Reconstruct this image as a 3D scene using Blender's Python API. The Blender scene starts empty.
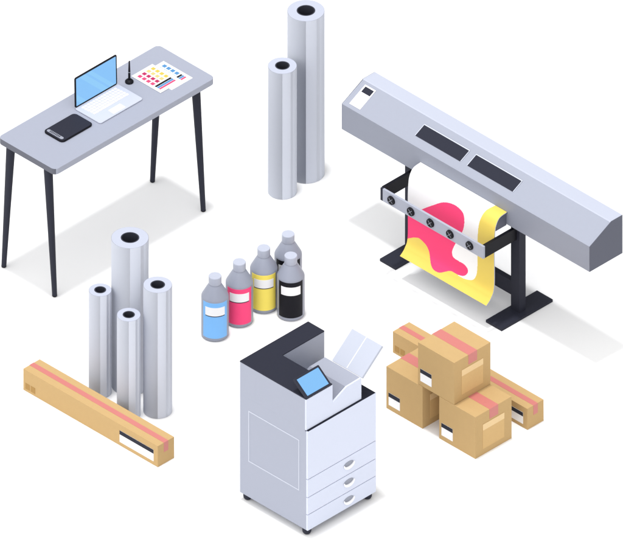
import bpy, bmesh, math, random
from mathutils import Vector, Matrix

random.seed(7)
K = 0.006                      # metres per layout unit (all the lengths below are in layout units)
PI = math.pi
sc = bpy.context.scene
COL = sc.collection

# ------------------------------------------------------------------ materials
def lin(c):
    c /= 255.0
    return c / 12.92 if c <= 0.04045 else ((c + 0.055) / 1.055) ** 2.4

def mat(name, rgb, rough=0.5, spec=0.35, var=0.03, bump=0.0, scale=40.0, metal=0.0, coat=0.0):
    """Principled surface with a faint cloudy variation of tone and gloss."""
    m = bpy.data.materials.new(name); m.use_nodes = True
    nt = m.node_tree; b = nt.nodes['Principled BSDF']
    tc = nt.nodes.new('ShaderNodeTexCoord')
    n = nt.nodes.new('ShaderNodeTexNoise'); n.inputs['Scale'].default_value = scale; n.inputs['Detail'].default_value = 5
    nt.links.new(tc.outputs['Object'], n.inputs['Vector'])
    mx = nt.nodes.new('ShaderNodeMix'); mx.data_type = 'RGBA'
    mx.inputs[6].default_value = (*[max(0, c * (1 - var)) for c in rgb], 1)
    mx.inputs[7].default_value = (*[min(1, c * (1 + var)) for c in rgb], 1)
    nt.links.new(n.outputs['Fac'], mx.inputs[0]); nt.links.new(mx.outputs[2], b.inputs['Base Color'])
    r = nt.nodes.new('ShaderNodeMapRange')
    r.inputs[3].default_value = max(0.02, rough - 0.05); r.inputs[4].default_value = min(1, rough + 0.05)
    nt.links.new(n.outputs['Fac'], r.inputs[0]); nt.links.new(r.outputs[0], b.inputs['Roughness'])
    b.inputs['Specular IOR Level'].default_value = spec
    b.inputs['Metallic'].default_value = metal
    b.inputs['Coat Weight'].default_value = coat
    if bump:
        bn = nt.nodes.new('ShaderNodeBump'); bn.inputs['Strength'].default_value = bump; bn.inputs['Distance'].default_value = 0.001
        n2 = nt.nodes.new('ShaderNodeTexNoise'); n2.inputs['Scale'].default_value = scale * 8
        nt.links.new(tc.outputs['Object'], n2.inputs['Vector'])
        nt.links.new(n2.outputs['Fac'], bn.inputs['Height']); nt.links.new(bn.outputs[0], b.inputs['Normal'])
    return m

def cardboard(name, rgb):
    """Kraft board: fibre specks and faint corrugation."""
    m = mat(name, rgb, 0.85, 0.08, 0.035, 0.12, 30)
    nt = m.node_tree; b = nt.nodes['Principled BSDF']
    src = b.inputs['Base Color'].links[0].from_socket
    tc = nt.nodes.new('ShaderNodeTexCoord')
    sp = nt.nodes.new('ShaderNodeTexNoise'); sp.inputs['Scale'].default_value = 420; sp.inputs['Detail'].default_value = 3
    nt.links.new(tc.outputs['Object'], sp.inputs['Vector'])
    rg = nt.nodes.new('ShaderNodeMapRange'); rg.inputs[1].default_value = .3; rg.inputs[2].default_value = .7
    rg.inputs[3].default_value = .95; rg.inputs[4].default_value = 1.04
    nt.links.new(sp.outputs['Fac'], rg.inputs[0])
    mu = nt.nodes.new('ShaderNodeVectorMath'); mu.operation = 'SCALE'
    nt.links.new(src, mu.inputs[0]); nt.links.new(rg.outputs[0], mu.inputs['Scale'])
    nt.links.new(mu.outputs[0], b.inputs['Base Color'])
    return m

def glow(name, rgb, bands=None):
    """A lit display; bands = diagonal screen reflections painted into the glow."""
    m = bpy.data.materials.new(name); m.use_nodes = True
    nt = m.node_tree; b = nt.nodes['Principled BSDF']
    b.inputs['Base Color'].default_value = (0.01, 0.012, 0.015, 1); b.inputs['Roughness'].default_value = 0.15
    b.inputs['Specular IOR Level'].default_value = 0.05
    b.inputs['Emission Strength'].default_value = 0.94
    b.inputs['Emission Color'].default_value = (*rgb, 1)
    if bands:
        tc = nt.nodes.new('ShaderNodeTexCoord'); sx = nt.nodes.new('ShaderNodeSeparateXYZ')
        nt.links.new(tc.outputs['Object'], sx.inputs[0])
        ad = nt.nodes.new('ShaderNodeMath'); ad.operation = 'MULTIPLY_ADD'; ad.inputs[1].default_value = bands[0]
        nt.links.new(sx.outputs['Y'], ad.inputs[0]); nt.links.new(sx.outputs['Z'], ad.inputs[2])
        cr = nt.nodes.new('ShaderNodeValToRGB'); cr.color_ramp.interpolation = 'CONSTANT'
        mr = nt.nodes.new('ShaderNodeMapRange'); mr.inputs[1].default_value = bands[1]; mr.inputs[2].default_value = bands[2]
        nt.links.new(ad.outputs[0], mr.inputs[0]); nt.links.new(mr.outputs[0], cr.inputs[0])
        els = cr.color_ramp.elements; els[0].color = (*rgb, 1); els[1].position = .14
        hi = tuple(min(1, c * 1.07 + .012) for c in rgb)
        els[1].color = (*hi, 1)
        for p, c in ((.24, rgb), (.55, hi), (.66, rgb), (.70, hi), (.78, rgb)):
            e = els.new(p); e.color = (*c, 1)
        nt.links.new(cr.outputs[0], b.inputs['Emission Color'])
    return m

M = {}
M['floor'] = mat('studio_white_floor', (.80, .80, .80), .75, .12, .008, .0, 3)
M['grey_lam'] = mat('grey_laminate', (.298, .317, .388), .45, .3, .02, .03, 60)
M['edge_shade'] = mat('laminate_edge_shade', (.098, .103, .130), .5, .3, .02)  # shade of the table's short edges put into the colour
M['edge_lit'] = mat('laminate_edge_lit', (.33, .349, .42), .5, .3, .02)  # lighter tone of the lit long edges put into the colour
M['char'] = mat('charcoal_powder_coat', (.022, .0235, .036), .6, .14, .04, .05, 90)
M['char_lid'] = mat('charcoal_lid_plastic', (.020, .0215, .034), .6, .12, .03, .05, 120)
M['black'] = mat('black_plastic', (.0055, .0055, .009), .5, .14, .04, .04, 120)
M['wrap'] = mat('roll_outer_paper', (.515, .540, .612), .6, .1, .012, .02, 50)
M['paper_end'] = mat('roll_wound_paper', (.405, .43, .515), .7, .2, .02, .1, 160)
M['core'] = mat('dark_roll_core', (.030, .032, .045), .7, .2, .04)
M['plug'] = mat('black_core_plug', (.006, .006, .008), .7, .2, .04)
M['white_paper'] = mat('white_paper', (.80, .80, .81), .7, .2, .01, .03, 200)
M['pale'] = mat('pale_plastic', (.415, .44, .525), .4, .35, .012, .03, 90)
M['tray'] = mat('pale_tray_plastic', (.40, .425, .50), .4, .3, .012, .03, 90)
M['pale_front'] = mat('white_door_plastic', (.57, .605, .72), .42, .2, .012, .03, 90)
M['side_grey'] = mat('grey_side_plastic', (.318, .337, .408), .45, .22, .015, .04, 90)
M['line_pale'] = mat('pale_trim', (.50, .525, .60), .45, .3, .01)
M['tray_grey'] = mat('tray_grey_plastic', (.30, .317, .384), .42, .32, .015, .04, 90)
M['ramp'] = mat('tray_grey_ramp_shade', (.215, .228, .282), .45, .2, .015, .04, 90)  # bin grey darkened to hold the shade of the sloped face
M['fascia'] = mat('printer_grey_front_shade', (.235, .251, .307), .42, .32, .015, .04, 60)  # shade of the printer's front face put into the colour
M['hood'] = mat('printer_grey_slope_shade', (.280, .298, .362), .38, .35, .015, .03, 60)  # slope's tone between front shade and lit top, put into the colour
M['end_shade'] = mat('printer_grey_end_shade', (.092, .097, .127), .5, .15, .02, .04, 60)  # deep shade of the printer's end put into the colour
M['window'] = mat('smoked_window', (.020, .0215, .034), .45, .12, .04)
M['bar'] = mat('grey_painted_bar', (.33, .35, .42), .4, .35, .015, .03, 60)
M['white_pl'] = mat('white_plastic', (.78, .78, .80), .35, .35, .01)
M['recess'] = mat('grey_recess', (.26, .275, .33), .5, .25, .02)
M['pink_ink'] = mat('pink_ink', (.80, .055, .170), .6, .1, .02, .02, 40)
M['yellow_ink'] = mat('yellow_ink', (.68, .52, .098), .5, .25, .02, .02, 40)
M['sw_pink'] = mat('swatch_pink', (.52, .060, .150), .6, .2, .01)
M['sw_rose'] = mat('swatch_dark_pink', (.38, .022, .090), .6, .2, .01)
M['sw_pale'] = mat('swatch_pale_yellow', (.53, .44, .165), .6, .2, .01)
M['sw_yellow'] = mat('swatch_yellow', (.53, .41, .075), .6, .2, .01)
M['sw_blue'] = mat('swatch_blue', (.075, .22, .44), .6, .2, .01)
M['sw_sky'] = mat('swatch_light_blue', (.24, .40, .52), .6, .2, .01)
M['sw_black'] = mat('swatch_black', (.008, .008, .011), .6, .2, .01)
M['kraft'] = cardboard('kraft_board', (.470, .317, .148))
M['kraft_pale'] = cardboard('pale_kraft_patch', (.56, .375, .172))
M['kraft_lip'] = cardboard('pale_kraft_lip', (.70, .515, .285))
M['kraft_ink'] = cardboard('brown_ink_on_board', (.355, .215, .078))
M['tape'] = mat('pink_tape', (.50, .168, .150), .35, .3, .02, .05, 80)
M['bottle'] = mat('grey_bottle_plastic', (.265, .283, .347), .35, .25, .012, .02, 60)
M['cap'] = mat('pale_cap_plastic', (.41, .435, .52), .45, .25, .012, .02, 80)
M['lb_blue'] = mat('blue_label', (.195, .450, .82), .5, .1, .012)
M['lb_pink'] = mat('pink_label', (.86, .066, .20), .5, .1, .012)
M['lb_yellow'] = mat('yellow_label', (.87, .71, .13), .5, .1, .012)
M['lb_black'] = mat('black_label', (.006, .006, .010), .5, .12, .012)
M['key'] = mat('white_key_plastic', (.72, .70, .75), .5, .25, .01)
M['alu'] = mat('pale_aluminium_paint', (.46, .485, .57), .4, .3, .01)
M['lap_display'] = glow('lit_laptop_display', (lin(141), lin(201), lin(255)), (.43, .0, .36))
M['cop_display'] = glow('lit_touch_display', (lin(138), lin(200), lin(255)))

# ------------------------------------------------------------------ mesh builder
class MB:
    def __init__(self): self.bm = bmesh.new()
    def _done(self, verts, mi, bev):
        fs = {f for v in verts for f in v.link_faces}
        for f in fs: f.material_index = mi
        if bev:
            es = list({e for v in verts for e in v.link_edges
                       if len(e.link_faces) == 2 and e.calc_face_angle(0) > 0.6})
            bmesh.ops.bevel(self.bm, geom=es, offset=bev * K, segments=2, profile=.5, affect='EDGES', clamp_overlap=True, material=-1)
    def box(self, x0, x1, y0, y1, z0, z1, bev=.4, mi=0):
        vs = [self.bm.verts.new((x * K, y * K, z * K)) for x in (x0, x1) for y in (y0, y1) for z in (z0, z1)]
        for q in ((0, 1, 3, 2), (4, 6, 7, 5), (0, 4, 5, 1), (2, 3, 7, 6), (0, 2, 6, 4), (1, 5, 7, 3)):
            self.bm.faces.new([vs[i] for i in q])
        self._done(vs, mi, bev); return self
    def prism(self, poly, axis, a, b, bev=.3, mi=0, side_mi=None):
        """poly: 2-D outline; axis 'x' takes (y,z), 'y' takes (x,z), 'z' takes (x,y)."""
        def P(p, t):
            c = {'x': (t, p[0], p[1]), 'y': (p[0], t, p[1]), 'z': (p[0], p[1], t)}[axis]
            return self.bm.verts.new([k * K for k in c])
        A = [P(p, a) for p in poly]; B = [P(p, b) for p in poly]; n = len(poly)
        self.bm.faces.new(A); self.bm.faces.new(B)
        sides = [self.bm.faces.new((A[i], A[(i + 1) % n], B[(i + 1) % n], B[i])) for i in range(n)]
        bmesh.ops.recalc_face_normals(self.bm, faces=list({f for v in A + B for f in v.link_faces}))
        self._done(A + B, mi, 0)
        if side_mi:
            for f in sides: f.material_index = side_mi(f.normal)
        if bev:
            es = list({e for v in A + B for e in v.link_edges if e.calc_face_angle(0) > 0.6})
            bmesh.ops.bevel(self.bm, geom=es, offset=bev * K, segments=2, profile=.5, affect='EDGES', clamp_overlap=True, material=-1)
        return self
    def lathe(self, prof, seg=48, cx=0, cy=0, cz=0, mi=0, smooth=True, a0=0, a1=2 * PI):
        full = abs(a1 - a0 - 2 * PI) < 1e-6
        n = seg if full else seg + 1
        rings = []
        for r, z in prof:
            if r < 1e-6: rings.append([self.bm.verts.new((cx * K, cy * K, (cz + z) * K))])
            else: rings.append([self.bm.verts.new(((cx + r * math.cos(a0 + (a1 - a0) * i / seg)) * K, (cy + r * math.sin(a0 + (a1 - a0) * i / seg)) * K, (cz + z) * K)) for i in range(n)])
        for k in range(len(rings) - 1):
            A, B = rings[k], rings[k + 1]
            for i in range(seg):
                j = (i + 1) % n
                q = [A[i % len(A)], A[j % len(A)], B[j % len(B)], B[i % len(B)]]
                q = [v for t, v in enumerate(q) if v not in q[:t]]
                if len(q) < 3: continue
                f = self.bm.faces.new(q); f.material_index = mi; f.smooth = smooth
        return self
    def cyl(self, p, q, r0, r1=None, seg=20, mi=0, cap=True, bev=0):
        r1 = r0 if r1 is None else r1
        p, q = Vector(p), Vector(q); d = (q - p).normalized()
        u = d.orthogonal().normalized(); w = d.cross(u)
        A = [self.bm.verts.new((p + (u * math.cos(t) + w * math.sin(t)) * r0) * K) for t in [2 * PI * i / seg for i in range(seg)]]
        B = [self.bm.verts.new((q + (u * math.cos(t) + w * math.sin(t)) * r1) * K) for t in [2 * PI * i / seg for i in range(seg)]]
        for i in range(seg):
            f = self.bm.faces.new((A[i], A[(i + 1) % seg], B[(i + 1) % seg], B[i])); f.material_index = mi; f.smooth = True
        if cap:
            f = self.bm.faces.new(A[::-1]); f.material_index = mi
            f = self.bm.faces.new(B); f.material_index = mi
        return self
    def tube(self, pts, r, seg=10, mi=0):
        pts = [Vector(p) for p in pts]; rings = []
        for i, p in enumerate(pts):
            d = (pts[min(i + 1, len(pts) - 1)] - pts[max(i - 1, 0)]).normalized()
            u = Vector((1, 0, 0)) if abs(d.x) < .5 else Vector((0, 0, 1))
            w = d.cross(u).normalized(); u = w.cross(d)
            rings.append([self.bm.verts.new((p + (u * math.cos(t) + w * math.sin(t)) * r) * K) for t in [2 * PI * k / seg for k in range(seg)]])
        for a, b in zip(rings, rings[1:]):
            for k in range(seg):
                f = self.bm.faces.new((a[k], a[(k + 1) % seg], b[(k + 1) % seg], b[k])); f.smooth = True; f.material_index = mi
        for e in (rings[0][::-1], rings[-1]):
            f = self.bm.faces.new(e); f.material_index = mi
        return self
    def build(self, name, mats, parent=None):
        bmesh.ops.recalc_face_normals(self.bm, faces=self.bm.faces[:])
        for e in self.bm.edges:
            if len(e.link_faces) == 2 and e.calc_face_angle(0) > 0.55: e.smooth = False
        me = bpy.data.meshes.new(name); self.bm.to_mesh(me); self.bm.free()
        for m in (mats if isinstance(mats, (list, tuple)) else [mats]): me.materials.append(M[m])
        o = bpy.data.objects.new(name, me); COL.objects.link(o)
        if parent: o.parent = parent
        return o

def tag(o, label=None, cat=None, group=None, kind=None):
    for k, v in (('label', label), ('category', cat), ('group', group), ('kind', kind)):
        if v: o[k] = v
    return o

def thing(name, label, cat, x, y, z=0, group=None):
    o = bpy.data.objects.new(name, None); COL.objects.link(o)
    o.empty_display_size = .05
    o.location = (x * K, y * K, z * K)
    return tag(o, label, cat, group)

def rrect(x0, x1, y0, y1, r, n=6):
    pts = []
    for cx, cy, a in ((x1 - r, y1 - r, 0), (x0 + r, y1 - r, 90), (x0 + r, y0 + r, 180), (x1 - r, y0 + r, 270)):
        for k in range(n + 1):
            t = math.radians(a + 90 * k / n); pts.append((cx + r * math.cos(t), cy + r * math.sin(t)))
    return pts

def on_plane(o, org, ex, ey):
    """Seat a part, modelled flat in its own x-y plane, on the plane spanned by ex and ey at org (layout units)."""
    ex, ey = Vector(ex).normalized(), Vector(ey).normalized(); n = ex.cross(ey)
    o.matrix_local = Matrix(((ex.x, ey.x, n.x, org[0] * K), (ex.y, ey.y, n.y, org[1] * K), (ex.z, ey.z, n.z, org[2] * K), (0, 0, 0, 1)))
    return o

# ------------------------------------------------------------------ setting
f = bmesh.new()
bmesh.ops.create_grid(f, x_segments=8, y_segments=8, size=60)
me = bpy.data.meshes.new('floor'); f.to_mesh(me); f.free(); me.materials.append(M['floor'])
fl = bpy.data.objects.new('floor', me); COL.objects.link(fl); tag(fl, 'plain white studio floor under all the printing equipment', 'floor', kind='structure')

# ------------------------------------------------------------------ work table
TX0, TX1, TY0, TY1, TZ = -183.6, -117.4, -178.8, 6.5, 130.0
tx, ty = -150, -87
t = thing('work_table', 'long grey work table with tapered charcoal legs, carrying the laptop', 'table', tx, ty)
def edge_side(n): return 1 if abs(n.y) > abs(n.x) * .8 else 2  # short sides get the shade colour, long sides the lit one
MB().prism(rrect(TX0 - tx, TX1 - tx, TY0 - ty, TY1 - ty, 4.5, 8), 'z', TZ - 5.7, TZ, .2, 0, edge_side).build('tabletop', ['grey_lam', 'edge_shade', 'edge_lit'], t)
for fx, fy, lean in ((-121.6, -175, -7.5), (-180.2, -175, 8), (-179.6, -4, 7), (-121, -4, -9)):
    m = MB().cyl((fx - tx, fy - ty, 1.2), (fx - tx + lean, fy - ty, TZ - 5.7), 2.05, 3.75, 24)
    lg = m.build('leg', 'char', t)
    MB().lathe([(0, 0), (1.5, 0), (2.0, .4), (2.15, 1.3), (0, 1.35)], 20, fx - tx, fy - ty, 0).build('foot', 'black', lg)

# laptop ------------------------------------------------------------
lx, ly = -166.6, -107
t = thing('laptop', 'open laptop with lit blue screen and pale keyboard on the work table', 'laptop', lx, ly, TZ)
MB().prism(rrect(0, 29.8, 0, 49.6, 2.2), 'z', .25, 1.25, .15).build('base', 'alu', t)
kb = MB()
for row in range(5):
    n = 13
    for c in range(n):
        y0 = 4.6 + row * .25 + c * 3.1
        x0 = 2.9 + row * 3.05
        if row == 4 and 3 <= c <= 7:
            if c == 3: kb.prism(rrect(x0, x0 + 2.5, y0, y0 + 3.1 * 4 + 2.5, .3, 2), 'z', 1.2, 1.55, 0)
            continue
        kb.prism(rrect(x0, x0 + 2.5, y0, y0 + 2.55, .3, 2), 'z', 1.2, 1.55, 0)
kb.build('keyboard', 'key', t)
MB().prism(rrect(21.4, 28.0, 17.4, 31, .5), 'z', 1.2, 1.36, 0).build('trackpad', 'key', t)
sl = MB().prism(rrect(0, 48.4, 0, 29.5, 1.6), 'z', -.9, 0, .15).build('screen_lid', 'black', t)
on_plane(sl, (.4, .5, 1.3), (0, 1, 0), (-.02, 0, 1))
dp = MB().prism(rrect(1.4, 47.0, 1.5, 28.1, .3), 'z', -.2, .12, 0).build('display', 'lap_display', sl)
# the painted reflection stripes of the display run in the display's own x-y plane
nt = M['lap_display'].node_tree
sx = next(n for n in nt.nodes if n.type == 'SEPXYZ'); ad = next(n for n in nt.nodes if n.type == 'MATH')
nt.links.new(sx.outputs['X'], ad.inputs[0]); nt.links.new(sx.outputs['Y'], ad.inputs[2])
ad.inputs[1].default_value = 1.0

# drawing tablet ----------------------------------------------------
t = thing('drawing_tablet', 'black drawing tablet with a grey button strip, lying beside the laptop', 'drawing tablet', -151, -129.8, TZ)
MB().prism(rrect(-11.2, 11.2, -18.2, 18.2, 3.6), 'z', .2, 1.6, .3).build('body', 'black', t)
MB().prism(rrect(-10.5, 10.5, -17.5, 17.5, 3.2), 'z', 1.55, 1.75, 0).build('drawing_surface', 'char_lid', t)
st = MB().prism(rrect(-9.3, 8.7, -16.3, -13.1, 1.5), 'z', 1.6, 2.0, .1).build('button_strip', 'recess', t)
for k in range(8):
    MB().prism(rrect(-6.2 + k * 1.5, -5.6 + k * 1.5, -15.8, -13.6, .3, 3), 'z', 1.95, 2.25, 0).build('button', 'char', st)

# stylus in its stand -----------------------------------------------
t = tag(MB().lathe([(0, 0), (3.3, 0), (3.55, .5), (3.5, 1.4), (2.6, 2.5), (1.5, 3.0), (1.05, 3.0), (1.05, 1.6), (0, 1.6)], 32).build('stylus_stand', 'black'),
        'small round black stand holding an upright stylus, behind the laptop', 'pen stand')
t.location = (-162.4 * K, -48 * K, TZ * K)
t = thing('stylus', 'slim black stylus standing upright in its round stand', 'stylus', -162.4, -48, TZ + 1.6)
MB().lathe([(0, 0), (.9, .1), (1.0, 3), (.95, 8), (.95, 8.4)], 16).build('grip', 'black', t)
MB().lathe([(.95, 8.4), (1.02, 8.45), (1.02, 8.9), (.93, 8.95)], 16).build('ring', 'recess', t)
MB().lathe([(.93, 8.95), (.75, 14), (.6, 19), (.4, 19.8), (0, 20)], 16).build('barrel', 'black', t)

# colour charts ------------------------------------------------------
def chart(name, label, x, y, z, squares, bars, tilt=0):
    m = MB().box(0, 33.7, 0, 24.2, .05, .22, 0)
    for cx, cy, w, h, mi in squares: m.box(cx - w / 2, cx + w / 2, cy - h / 2, cy + h / 2, .23, .27, 0, mi)
    for x0, x1, y0, y1, mi in bars: m.box(x0, x1, y0, y1, .23, .27, 0, mi)
    o = m.build(name, ['white_paper', 'sw_pink', 'sw_rose', 'sw_pale', 'sw_yellow', 'sw_blue', 'sw_sky', 'sw_black'])
    tag(o, label, 'colour chart', 'printed colour charts on the table')
    o.location = (x * K, y * K, z * K)
sq = [(5.3 + 4.9 * k, 4.7 + 5.1 * r, 3.5, 3.5, r + 1) for r in range(4) for k in range(4)]
chart('colour_chart', 'white sheet of pink and yellow swatches, lying over the blue one', -166.9, -41.1, TZ + .3, sq,
      [(23.5, 25.6, 3.2, 21.4, 7), (25.9, 28.0, 3.2, 21.4, 5), (28.3, 30.2, 3.2, 21.4, 1)])
sq = [(5.6 + 4.75 * k, 19.7, 3.6, 3.6, 5) for k in range(4)] + [(4.6 + 4.75 * k + 1.7 * i, 16.3, 1.1, 1.0, 6) for k in range(4) for i in range(2)]
chart('colour_chart', 'white sheet of blue swatches, half under the pink and yellow one', -163.7, -31.3, TZ, sq,
      [(23.2, 25.2, 15.4, 21.2, 7), (25.5, 27.5, 15.4, 21.2, 5), (27.8, 29.6, 15.4, 21.2, 1)])

# ------------------------------------------------------------------ paper rolls
def paper_roll(x, y, r, h, hole, label, group):
    t = thing('paper_roll', label, 'paper roll', x, y, 0, group)
    # paper body, wound round a core
    MB().lathe([(hole, .2), (r - .12, .2), (r - .12, h - .05), (r - .3, h), (hole, h)], 96, smooth=False).build('paper', 'paper_end', t)
    w = MB().lathe([(r, .15), (r, h - .12)], 144)
    o = w.build('outer_wrap', 'wrap', t)
    # normals set band by band, shaping light and dark stripes on a round wrap
    me = o.data
    front = math.radians(-45)
    bands = ((-90, 0, -76), (0, 35, -2), (35, 48, 58), (48, 61, 30), (61, 90, 58))
    nor = []
    for p in me.polygons:
        c = p.center; a = math.degrees((math.atan2(c.y, c.x) - front + PI) % (2 * PI) - PI)
        b = a if abs(a) <= 90 else (a - 180 if a > 0 else a + 180)
        flip = 0 if abs(a) <= 90 else 180
        for lo, hi, n in bands:
            if lo <= b <= hi: break
        g = math.radians(n + flip) + front
        nor += [(math.cos(g), math.sin(g), 0)] * len(p.vertices)
    me.normals_split_custom_set(nor)
    cm = MB().lathe([(hole - .9, h - .35), (hole - .9, 2), (hole, 2), (hole, h + .12), (hole - .9, h + .12), (hole - .9, h - .35)], 64)
    co = cm.build('core', 'core', t)
    MB().lathe([(0, h - 11), (hole - .95, h - 11)], 40).build('core_plug', 'plug', co)
    return t
gA = 'tall pair of paper rolls behind the table'
gB = 'cluster of four paper rolls behind the long box'
paper_roll(-99.7, 93.3, 15.25, 162.5, 7.6, 'tallest paper roll, thick and pale grey, behind a shorter one near the large printer', gA)
paper_roll(-94.8, 61.2, 11.8, 126, 6.0, 'thinner paper roll in front of the tallest roll, near the large printer', gA)
paper_roll(10.7, -220.3, 15.3, 147.4, 7.6, 'tallest and thickest roll in the cluster of four, at its back', gB)
paper_roll(.5, -244.5, 9.3, 102.2, 4.9, 'thin paper roll of the cluster of four, closest to the table leg', gB)
paper_roll(39, -250, 9.7, 99.4, 5.0, 'shortest paper roll of the cluster of four, right behind the long box', gB)
paper_roll(52.3, -229.9, 11.8, 126, 6.0, 'medium paper roll of the cluster of four, on the bottles\' side', gB)

# ------------------------------------------------------------------ ink bottles
def ink_bottle(x, y, lab, label):
    t = thing('ink_bottle', label, 'ink bottle', x, y, 0, 'ink bottles standing in a bunch')
    R = 11.35
    MB().lathe([(0, .4), (R - 2, .1), (R - .8, .35), (R - .15, 1.2), (R, 2.4), (R, 38.8), (R - .15, 39.8), (R - .6, 40.9), (5.6, 50.6), (5.0, 51.6), (4.9, 54), (0, 54)], 72).build('body', 'bottle', t)
    MB().lathe([(0, 51.7), (5.1, 51.7), (5.25, 51.95), (5.25, 58.6), (5.0, 59), (0, 59)], 48).build('cap', 'cap', t)
    c = math.radians(-45); a = math.radians(57)
    lb = MB().lathe([(R + .03, 3.7), (R + .16, 3.75), (R + .16, 38.7), (R + .03, 38.75)], 48, a0=c - a, a1=c + a).build('label', lab, t)
    b = math.radians(43)
    MB().lathe([(R + .18, 26.2), (R + .3, 26.2), (R + .3, 34.4), (R + .18, 34.4)], 32, a0=c - b, a1=c + b).build('label_panel', 'white_paper', lb)
    MB().lathe([(R + .18, 25.4), (R + .3, 25.4), (R + .3, 26.15), (R + .18, 26.15)], 32, a0=c - b, a1=c + b).build('label_rule', 'char_lid' if lab != 'lb_black' else 'lb_black', lb)
ink_bottle(9.3, -120.7, 'lb_blue', 'grey ink bottle with a blue label, at the near end of the row')
ink_bottle(9.4, -92.7, 'lb_pink', 'grey ink bottle with a pink label, between the blue and yellow ones')
ink_bottle(9.5, -64.6, 'lb_yellow', 'grey ink bottle with a yellow label, beside the black ones')
ink_bottle(9.6, -36.5, 'lb_black', 'rear grey ink bottle with a black label, half hidden by another black one')
ink_bottle(32.6, -56.5, 'lb_black', 'grey ink bottle with a fully visible black label, standing out of the row')

# ------------------------------------------------------------------ cardboard boxes
def cube_box(x, y, z, label, L=41.7, W=41.8, H=41.7):
    t = thing('cardboard_box', label, 'box', x, y, z, 'cube cardboard boxes of the stack')
    MB().box(0, L, 0, W, 0.05, H, .35).build('carton', 'kraft', t)
    y0, y1 = .39 * W, .63 * W
    tp = MB()
    tp.box(-.12, L + .16, y0, y1, H + .02, H + .14, 0); tp.box(L + .02, L + .15, y0, y1, H - 9.6, H + .02, 0); tp.box(-.15, -.02, y0, y1, H - 9.6, H + .02, 0)
    tp.build('tape', 'tape', t)
    lb = MB().box(2.7, 15.6, -.16, -.02, 4.6, 16.9, 0).build('shipping_label', 'white_paper', t)
    MB().box(2.7, 15.6, -.3, -.17, 12.9, 16.9, 0).build('label_header', 'char_lid', lb)
    pk = MB().box(L + .02, L + .18, .205 * W, .795 * W, 5.7, 30.2, 0).build('document_pouch', 'kraft_pale', t)
    MB().box(L + .19, L + .3, .205 * W, .795 * W, 24.2, 30.2, 0).build('pouch_flap', 'kraft_lip', pk)
def long_box(x, y, label):
    L, W, H = 155.2, 18.8, 21
    t = thing('long_cardboard_box', label, 'box', x, y, 0, 'long cardboard boxes lying on the floor')
    MB().box(0, L, 0, W, 0.05, H, .35).build('carton', 'kraft', t)
    y0, y1 = .37 * W, .64 * W
    tp = MB()
    tp.box(-.12, L + .16, y0, y1, H + .02, H + .14, 0); tp.box(L + .02, L + .15, y0, y1, H - 9.4, H + .02, 0); tp.box(-.15, -.02, y0, y1, H - 9.4, H + .02, 0)
    tp.build('tape', 'tape', t)
    lb = MB().box(111.3, 150.4, -.16, -.02, 3.6, 15.1, 0).build('shipping_label', 'white_paper', t)
    MB().box(111.3, 150.4, -.3, -.17, 11.2, 15.1, 0).build('label_header', 'char_lid', lb)
    for x0 in (2.3, 8.6):
        MB().box(x0, x0 + 5.1, -.14, -.02, 2.4, 8.2, 0).build('print_mark', 'kraft_ink', t)
long_box(-46.2, -286.5, 'long cardboard box lying before the four paper rolls')
long_box(129.9, -35.9, 'long cardboard box lying behind the stacked cube boxes')
cube_box(181.7, -95.2, 0, 'lower cube box on the copier\'s side, under the top box')
cube_box(242.5, -95, 0, 'lower cube box nearest the viewer, with a full pouch on its end')
cube_box(217.9, -94.8, 41.9, 'topmost cube box, bridging the two below')

# ------------------------------------------------------------------ copier
t = thing('office_copier', 'tall grey and white office copier on castors with a tilted blue touch screen', 'copier', 188.1, -270.7)
zb = 7.0
W1, D1 = 76.6, 78.8
def Z(z): return z + zb
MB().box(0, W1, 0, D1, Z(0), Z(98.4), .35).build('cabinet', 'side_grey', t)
MB().box(20, W1 + 1.45, .8, D1 - .3, Z(98.45), Z(99.15), .1).build('deck_plate', 'char_lid', t)
# upper unit: back column, control strip and the notch of the output bin
up = MB()
up.box(.0, 18.6, .0, D1, Z(98.42), Z(130.1), .3)
up.box(18.62, W1 - 1.6, .0, 30.2, Z(99.2), Z(130.1), .3); up.box(18.62, W1 - 1.6, .0, .78, Z(98.42), Z(99.19), 0)
up.build('upper_unit', 'side_grey', t)
MB().box(18.8, 34.4, 30.4, 63.6, Z(99.25), Z(101), .2).build('bin_floor', 'tray_grey', t)
MB().prism([(30.3, Z(99.3)), (63.6, Z(99.3)), (63.6, Z(120.4)), (46.3, Z(119.9)), (30.3, Z(112.4))], 'x', 34.5, W1 - 1.6, .25).build('output_bin', 'tray_grey', t)
MB().prism([(30.35, Z(112.55)), (46.1, Z(119.95)), (46.1, Z(120.15)), (30.35, Z(112.75))], 'x', 34.6, W1 - 1.65, 0).build('bin_ramp', 'ramp', t)  # thin plate added over the slope, its shade put into the colour
L = [(-.15, -.15), (W1 - .2, -.15), (W1 - .2, 30.3), (18.75, 30.3), (18.75, D1 + .1), (-.15, D1 + .1)]
MB().prism(L, 'z', Z(130.15), Z(131.2), .25).build('lid', 'char_lid', t)
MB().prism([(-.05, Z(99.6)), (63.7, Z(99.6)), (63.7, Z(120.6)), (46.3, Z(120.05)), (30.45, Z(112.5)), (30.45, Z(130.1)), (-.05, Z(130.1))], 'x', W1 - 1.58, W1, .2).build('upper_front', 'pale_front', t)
# raised outline of the side panel
fr = MB()
x0, x1, z0, z1, w = 10, 68.6, Z(35.6), Z(86.2), .8
fr.box(x0, x1, -.3, -.01, z1 - w, z1, .05); fr.box(x0, x1, -.3, -.01, z0, z0 + w, .05)
fr.box(x0, x0 + w, -.3, -.01, z0 + w, z1 - w, .05); fr.box(x1 - w, x1, -.3, -.01, z0 + w, z1 - w, .05)
fr.build('side_panel_outline', 'line_pale', t)
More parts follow.
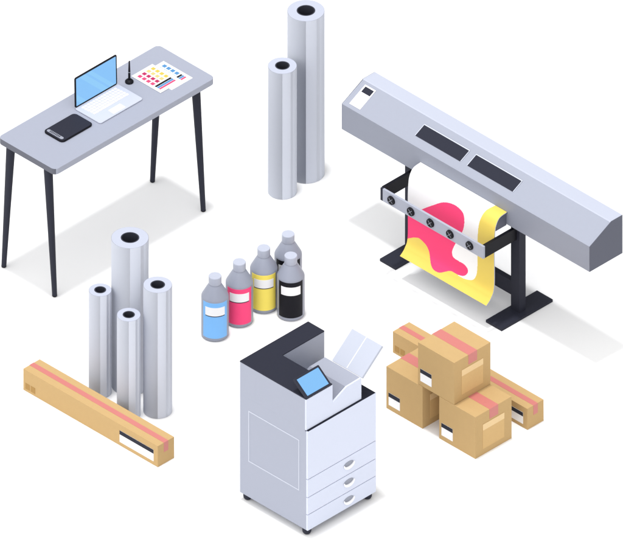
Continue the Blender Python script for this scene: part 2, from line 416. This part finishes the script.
# front door and drawers
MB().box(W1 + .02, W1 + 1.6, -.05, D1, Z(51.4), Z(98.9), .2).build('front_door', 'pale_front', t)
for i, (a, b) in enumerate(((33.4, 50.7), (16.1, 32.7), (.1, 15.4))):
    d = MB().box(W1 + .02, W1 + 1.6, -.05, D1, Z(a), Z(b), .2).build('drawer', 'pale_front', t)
    yc, zc = 47.2, Z((a + b) / 2 + .3) if i < 2 else Z((a + b) / 2 - .6)
    n = 16
    out = [(yc - 5.4 * math.cos(2 * PI * k / 32), zc + 1.5 - (4.3 if k < 16 else 2.3) * math.sin(2 * PI * k / 32)) for k in range(32)]
    hb = MB().prism(out, 'x', W1 + 1.62, W1 + 1.85, 0).build('handle_recess', 'recess', d)
    inn = [(yc - 5.3 * math.cos(PI * k / n), zc + 2.0 - 2.6 * math.sin(PI * k / n)) for k in range(n + 1)]
    arc = [(yc - 6.2 * math.cos(PI * k / n), zc + 1.6 - 4.9 * math.sin(PI * k / n)) for k in range(n + 1)]
    MB().prism(arc + inn[::-1], 'x', W1 + 1.9, W1 + 3.0, .15).build('handle', 'white_pl', d)
for cx, cy in ((4.5, 4.5), (W1 - 3.6, 4.2), (W1 - 3.6, D1 - 4.6), (4.5, D1 - 4.6)):
    MB().lathe([(0, 0), (1.6, .15), (2.9, 1.0), (3.6, 2.3), (3.75, 3.6), (3.75, zb + .2)], 32, cx, cy).build('castor', 'char', t)
# paper tray leaning out of the side
ey = Vector((0, 23.4, 20.2)); ln = ey.length
tr = MB().box(42.3, W1 + .2, 0, ln, -2.4, 0, .3).build('paper_tray', 'tray', t)
on_plane(tr, (0, 63.9, Z(120.6)), (1, 0, 0), ey)
MB().box(58.6, 59.3, .8, ln - .4, .02, .14, 0).build('tray_groove', 'white_pl', tr)
# tilted touch screen on the front edge
cp = thing_up = MB().prism(rrect(0, 28.6, 0, 19.6, .8, 4), 'z', -2.4, 0, .3).build('control_panel', 'char', t)
on_plane(cp, (W1 + .6, .2, Z(131.6)), (0, 1, 0), (-15.1, 0, 12.1))
MB().prism(rrect(2.0, 26.6, 1.8, 17.8, .3, 3), 'z', -.1, .12, 0).build('touch_display', 'cop_display', cp)
MB().prism([(W1 - 3, Z(131.2)), (W1 - 13, Z(131.2)), (W1 - 13, Z(139.5))], 'y', 5, 24, .2).build('screen_bracket', 'char', t)

# ------------------------------------------------------------------ wide-format plotter
PX, PY, PZ = -31.2, 66.0, 92.0
BL = 286.4
t = thing('wide_format_printer', 'wide grey large-format printer on a black stand with a print hanging out', 'printer', 112, 77.5)
ox, oy = 112, 77.5
def bx(m, x0, x1, y0, y1, z0, z1, bev=.3, mi=0): return m.box(x0 - ox, x1 - ox, y0 - oy, y1 - oy, z0, z1, bev, mi)
e = 2.2
X0, X1 = PX - ox, PX + BL - ox
Y0 = PY - oy
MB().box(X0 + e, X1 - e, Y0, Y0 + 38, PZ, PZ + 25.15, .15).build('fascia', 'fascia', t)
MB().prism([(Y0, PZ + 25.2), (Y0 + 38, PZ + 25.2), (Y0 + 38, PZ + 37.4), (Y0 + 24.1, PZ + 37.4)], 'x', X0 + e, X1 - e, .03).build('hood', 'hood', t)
MB().prism([(Y0 + 24.15, PZ + 37.45), (Y0 + 38, PZ + 37.45), (Y0 + 38, PZ + 38.2), (Y0 + 24.85, PZ + 38.2)], 'x', X0 + e, X1 - e, .03).build('top_cover', 'pale', t)  # thin lid that holds the lit top's lighter tone in its colour
pent = [(Y0, PZ), (Y0 + 38, PZ), (Y0 + 38, PZ + 38.2), (Y0 + 24.8, PZ + 38.2), (Y0, PZ + 25.2)]
core = [(Y0 + .25, PZ + .3), (Y0 + 38, PZ + .3), (Y0 + 38, PZ + 37.95), (Y0 + 24.8, PZ + 37.95), (Y0 + .25, PZ + 25)]
for a, b in ((X1 - .35, X1), (X0, X0 + .35)):
    MB().prism(pent, 'x', a, b, .15).build('end_face', 'end_shade', t)  # thin plate that holds the end's shade in its colour
def sleeve(a, b):      # shell pieces that carry the shaded front, slope and lit top tones out to the ends
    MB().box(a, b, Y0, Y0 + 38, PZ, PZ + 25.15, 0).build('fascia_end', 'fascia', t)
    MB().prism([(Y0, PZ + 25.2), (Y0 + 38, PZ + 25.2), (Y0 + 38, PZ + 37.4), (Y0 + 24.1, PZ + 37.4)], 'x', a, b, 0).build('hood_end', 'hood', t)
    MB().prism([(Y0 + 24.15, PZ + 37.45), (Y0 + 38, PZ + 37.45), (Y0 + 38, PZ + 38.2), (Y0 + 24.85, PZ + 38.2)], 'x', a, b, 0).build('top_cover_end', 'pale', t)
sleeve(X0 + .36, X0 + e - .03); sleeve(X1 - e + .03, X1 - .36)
# slope plane: s runs up the hood
SV = Vector((0, 24.8, 13.0)); SL = SV.length
def slope_part(name, m, x0, x1, s0, s1, z0, z1, parent, base=None):
    o = MB().box(x0, x1, s0 * SL, s1 * SL, z0, z1, .08 if parent is t else 0).build(name, m, parent)
    if parent is t: on_plane(o, (X0, Y0, PZ + 25.2), (1, 0, 0), SV)
    return o
for x0, x1 in ((78.2, 130), (138.2, 190.6)):
    w = slope_part('hood_window', 'window', x0, x1, .283, .70, -.2, .25, t)
    fw = MB()
    fw.box(x0 - .5, x1 + .5, .70 * SL + .02, .70 * SL + .75, 0, .32, 0); fw.box(x0 - .6, x0 - .02, .283 * SL, .70 * SL, 0, .32, 0); fw.box(x1 + .02, x1 + .6, .283 * SL, .70 * SL, 0, .32, 0)
    fw.build('window_frame', 'line_pale', w)
c = slope_part('control_panel', 'white_pl', 6, 18.3, .12, .865, -.2, .4, t)
slope_part('panel_display', 'char_lid', 7.6, 17.3, .615, .816, .41, .55, c)
# slot the print comes out of
MB().box(60.0 - ox, 160.0 - ox, Y0 - .12, Y0 - .01, 102.8, 104.4, 0).build('media_slot', 'black', t)
# rounded guide that the print runs over
MB().prism([(66 - .05 - oy, 91), (66 - .05 - oy, 103.0), (58.3 - oy, 101.6), (55.0 - oy, 97.2), (53.6 - oy, 91)], 'x', 60.9 - ox, 159.2 - ox, .15).build('media_guide', 'end_shade', t)
# stand
for x0 in (33.9, 156.3):
    p = bx(MB(), x0, x0 + 9.7, 74, 81.3, 2.5, PZ - .1, .3).build('stand_post', 'char', t)
    bx(MB(), x0 - 2.8, x0 + 15.4, 47.8, 106.9, .1, 2.5, .3).build('stand_foot', 'char', p)
bx(MB(), 43.7, 156.2, 75.2, 80, 15, 29, .3).build('crossbar', 'char', t)
for x0 in (43.8, 160.3):
    if x0 < 100: bx(MB(), x0, x0 + 2.8, 37.4, 78.5, 74.4, 86.4, .2).build('support_arm', 'black', t)
    else: bx(MB(), x0, x0 + 2.8, 37.4, 73.9, 74.4, 86.4, .2).build('support_arm', 'black', t)
br = bx(MB(), 47.0, 163.1, 35.2, 37.2, 74.4, 86.4, .25).build('media_bar', 'bar', t)
bx(MB(), 44.4, 46.95, 35.2, 37.3, 74.4, 86.4, .2).build('bar_end', 'char', br)
for i in range(5):
    kx, kz = 57.3 + 22.6 * i - ox, 80.4
    kn = MB().cyl((kx, 35.15 - oy, kz), (kx, 33.9 - oy, kz), 4.0, 3.8, 28).build('knob', 'black', br)
    cr = MB()
    for sgn in (1, -1):
        a = math.radians(45 * sgn); dx, dz = math.cos(a), math.sin(a)
        q = [(kx + dx * 2.9 * s + -dz * .2 * w_, kz + dz * 2.9 * s + dx * .2 * w_) for s, w_ in ((-1, -1), (1, -1), (1, 1), (-1, 1))]
        cr.prism(q, 'y', 33.88 - oy, 33.75 - oy - .03 * sgn, 0)
    cr.build('knob_cross', 'recess', kn)

# hanging print -----------------------------------------------------
prof = [(66.3 - .5, 104.5), (57.5, 103.25), (53.3, 97.95), (51.6, 90.0), (50.9, 73.15), (50.9, 38.15), (47.4, 27.9), (41.9, 22.65)]
def catmull(P, n, closed=False):
    out = []
    Q = [P[-1]] + P + P[:2] if closed else [P[0]] + P + [P[-1]]
    for i in range(1, len(Q) - 2):
        a, b, c, d = Q[i - 1], Q[i], Q[i + 1], Q[i + 2]
        for k in range(n):
            s = k / n
            out.append(tuple(.5 * (2 * b[j] + (c[j] - a[j]) * s + (2 * a[j] - 5 * b[j] + 4 * c[j] - d[j]) * s * s + (3 * b[j] - a[j] - 3 * c[j] + d[j]) * s ** 3) for j in (0, 1)))
    if not closed: out.append(P[-1])
    return out
dense = catmull(prof, 24)
acc = [0]
for i in range(1, len(dense)): acc.append(acc[-1] + math.dist(dense[i], dense[i - 1]))
PL, PWD, SH = acc[-1], 99.6, 3.0
def along(s):
    for i in range(1, len(acc)):
        if acc[i] >= s or i == len(acc) - 1:
            q = (s - acc[i - 1]) / (acc[i] - acc[i - 1])
            return tuple(dense[i - 1][j] + (dense[i][j] - dense[i - 1][j]) * q for j in (0, 1))
pink = catmull([(-3, 57), (8, 50.5), (19, 40.8), (30.2, 31.6), (43.4, 21.9), (54.9, 18.6), (64.5, 20.3), (67.9, 26.2), (67.1, 36.7), (61.4, 48.9), (56.5, 58.8), (54.1, 65.3), (55.3, 70.2), (61.2, 71.2), (68.3, 71.4), (72.3, 74.2), (72.1, 78.2), (68.4, 82.2), (61.9, 83.7), (54.8, 83.9), (49.6, 86.9), (45.6, 89.6), (40.2, 90.3), (35.1, 88.4), (30.3, 83.0), (27.4, 77.6), (23.5, 73.7), (16.4, 71.4), (10.6, 73.2), (-3, 79)], 6, True)
wedge = catmull([(89.4, -1), (88.2, 6), (86.0, 15), (84.2, 26), (83.6, 40.8), (83.4, 55.4), (83.1, 68.4), (81.9, 75.8), (78.7, 81.0), (72.2, 83.4), (65.4, 84.0), (58, 83.0)], 6)
yellow = wedge + [(45, 86), (27, 75), (16.4, 70.6), (-3, 70.6), (-3, 120), (120, 120), (120, -1)]
def inside(poly, x, y):
    r = False; j = len(poly) - 1
    for i in range(len(poly)):
        (xi, yi), (xj, yj) = poly[i], poly[j]
        if (yi > y) != (yj > y) and x < (xj - xi) * (y - yi) / (yj - yi) + xi: r = not r
        j = i
    return r
NX, NT = 342, 315
px0, pyc = 60.2, 52.0
verts, faces, mats = [], [], []
rows = [along(PL * j / NT) for j in range(NT + 1)]
for y, z in rows:
    for i in range(NX + 1): verts.append(((PWD * i / NX - PWD / 2) * K, (y - pyc) * K, (z - 60) * K))
for j in range(NT):
    b = PL * (j + .5) / NT
    for i in range(NX):
        a = SH + PWD * (i + .5) / NX
        q = j * (NX + 1) + i
        faces.append((q, q + NX + 1, q + NX + 2, q + 1))
        mats.append(1 if inside(pink, a, b) else 2 if inside(yellow, a, b) else 0)
# unprinted back of the sheet, a stout media thickness behind, and the cut edges
base = len(verts); S = 90
def nrm(j):
    (y0, z0), (y1, z1) = along(PL * max(0, j - .5) / S), along(PL * min(S, j + .5) / S)
    l = math.hypot(y1 - y0, z1 - z0); return (-(z1 - z0) / l, (y1 - y0) / l)
for j in range(S + 1):
    y, z = along(PL * j / S); ny, nz = nrm(j)
    if ny < 0: ny, nz = -ny, -nz
    for xx in (-PWD / 2, PWD / 2):
        verts.append((xx * K, (y + ny * .8 - pyc) * K, (z + nz * .8 - 60) * K))
        verts.append((xx * K, (y - pyc) * K, (z - 60) * K))
for j in range(S):
    a = base + 4 * j; b = a + 4
    for q in ((a, a + 2, b + 2, b), (a, b, b + 1, a + 1), (a + 2, a + 3, b + 3, b + 2)):
        faces.append(q); mats.append(3)
a = base + 4 * S; faces.append((a, a + 2, a + 3, a + 1)); mats.append(3)
me = bpy.data.meshes.new('printed_poster'); me.from_pydata(verts, [], faces); me.update()
for m in ('white_paper', 'pink_ink', 'yellow_ink', 'pale'): me.materials.append(M[m])
me.polygons.foreach_set('material_index', mats); me.polygons.foreach_set('use_smooth', [i < NX * NT for i in range(len(faces))])
o = bpy.data.objects.new('printed_poster', me); COL.objects.link(o)
o.location = ((px0 + PWD / 2) * K, pyc * K, 60 * K)
tag(o, 'white sheet printed with pink and yellow blobs, hanging out of the large printer', 'print')

# ------------------------------------------------------------------ light: a bright studio dome and one overhead softbox
w = bpy.data.worlds.new('World'); sc.world = w; w.use_nodes = True
nt = w.node_tree; bg = nt.nodes['Background']
tc = nt.nodes.new('ShaderNodeTexCoord')
dt = nt.nodes.new('ShaderNodeVectorMath'); dt.operation = 'DOT_PRODUCT'
d = Vector((.21, -.61, .77)).normalized(); dt.inputs[1].default_value = d
nt.links.new(tc.outputs['Generated'], dt.inputs[0])
mx = nt.nodes.new('ShaderNodeMath'); mx.operation = 'MAXIMUM'; mx.inputs[1].default_value = 0
nt.links.new(dt.outputs['Value'], mx.inputs[0])
pw = nt.nodes.new('ShaderNodeMath'); pw.operation = 'POWER'; pw.inputs[1].default_value = 2
nt.links.new(mx.outputs[0], pw.inputs[0])
ma = nt.nodes.new('ShaderNodeMath'); ma.operation = 'MULTIPLY_ADD'; ma.inputs[1].default_value = 2.2; ma.inputs[2].default_value = .46
nt.links.new(pw.outputs[0], ma.inputs[0])
nt.links.new(ma.outputs[0], bg.inputs['Strength']); bg.inputs['Color'].default_value = (1, .998, .995, 1)

ld = bpy.data.lights.new('overhead_softbox', 'AREA'); ld.shape = 'DISK'; ld.size = 4.0
H = 60.0
ld.energy = .55 * PI * PI * H * H
lo = bpy.data.objects.new('overhead_softbox', ld); COL.objects.link(lo); lo.location = (-1.2, -1.2, H)

# ------------------------------------------------------------------ camera: true isometric view
cd = bpy.data.cameras.new('camera'); cd.type = 'ORTHO'
cd.ortho_scale = 623 * math.sqrt(2 / 3) * K
cd.clip_end = 300
cam = bpy.data.objects.new('camera', cd); COL.objects.link(cam)
cam.rotation_euler = (math.atan(math.sqrt(2)), 0, math.radians(45))
cam.location = Vector((1, -1, 1)).normalized() * 20
sc.camera = cam

sc.view_settings.view_transform = 'Standard'; sc.view_settings.look = 'None'
sc.view_settings.exposure = 0; sc.view_settings.gamma = 1
sc.cycles.max_bounces = 12; sc.cycles.diffuse_bounces = 10
sc.cycles.use_denoising = True
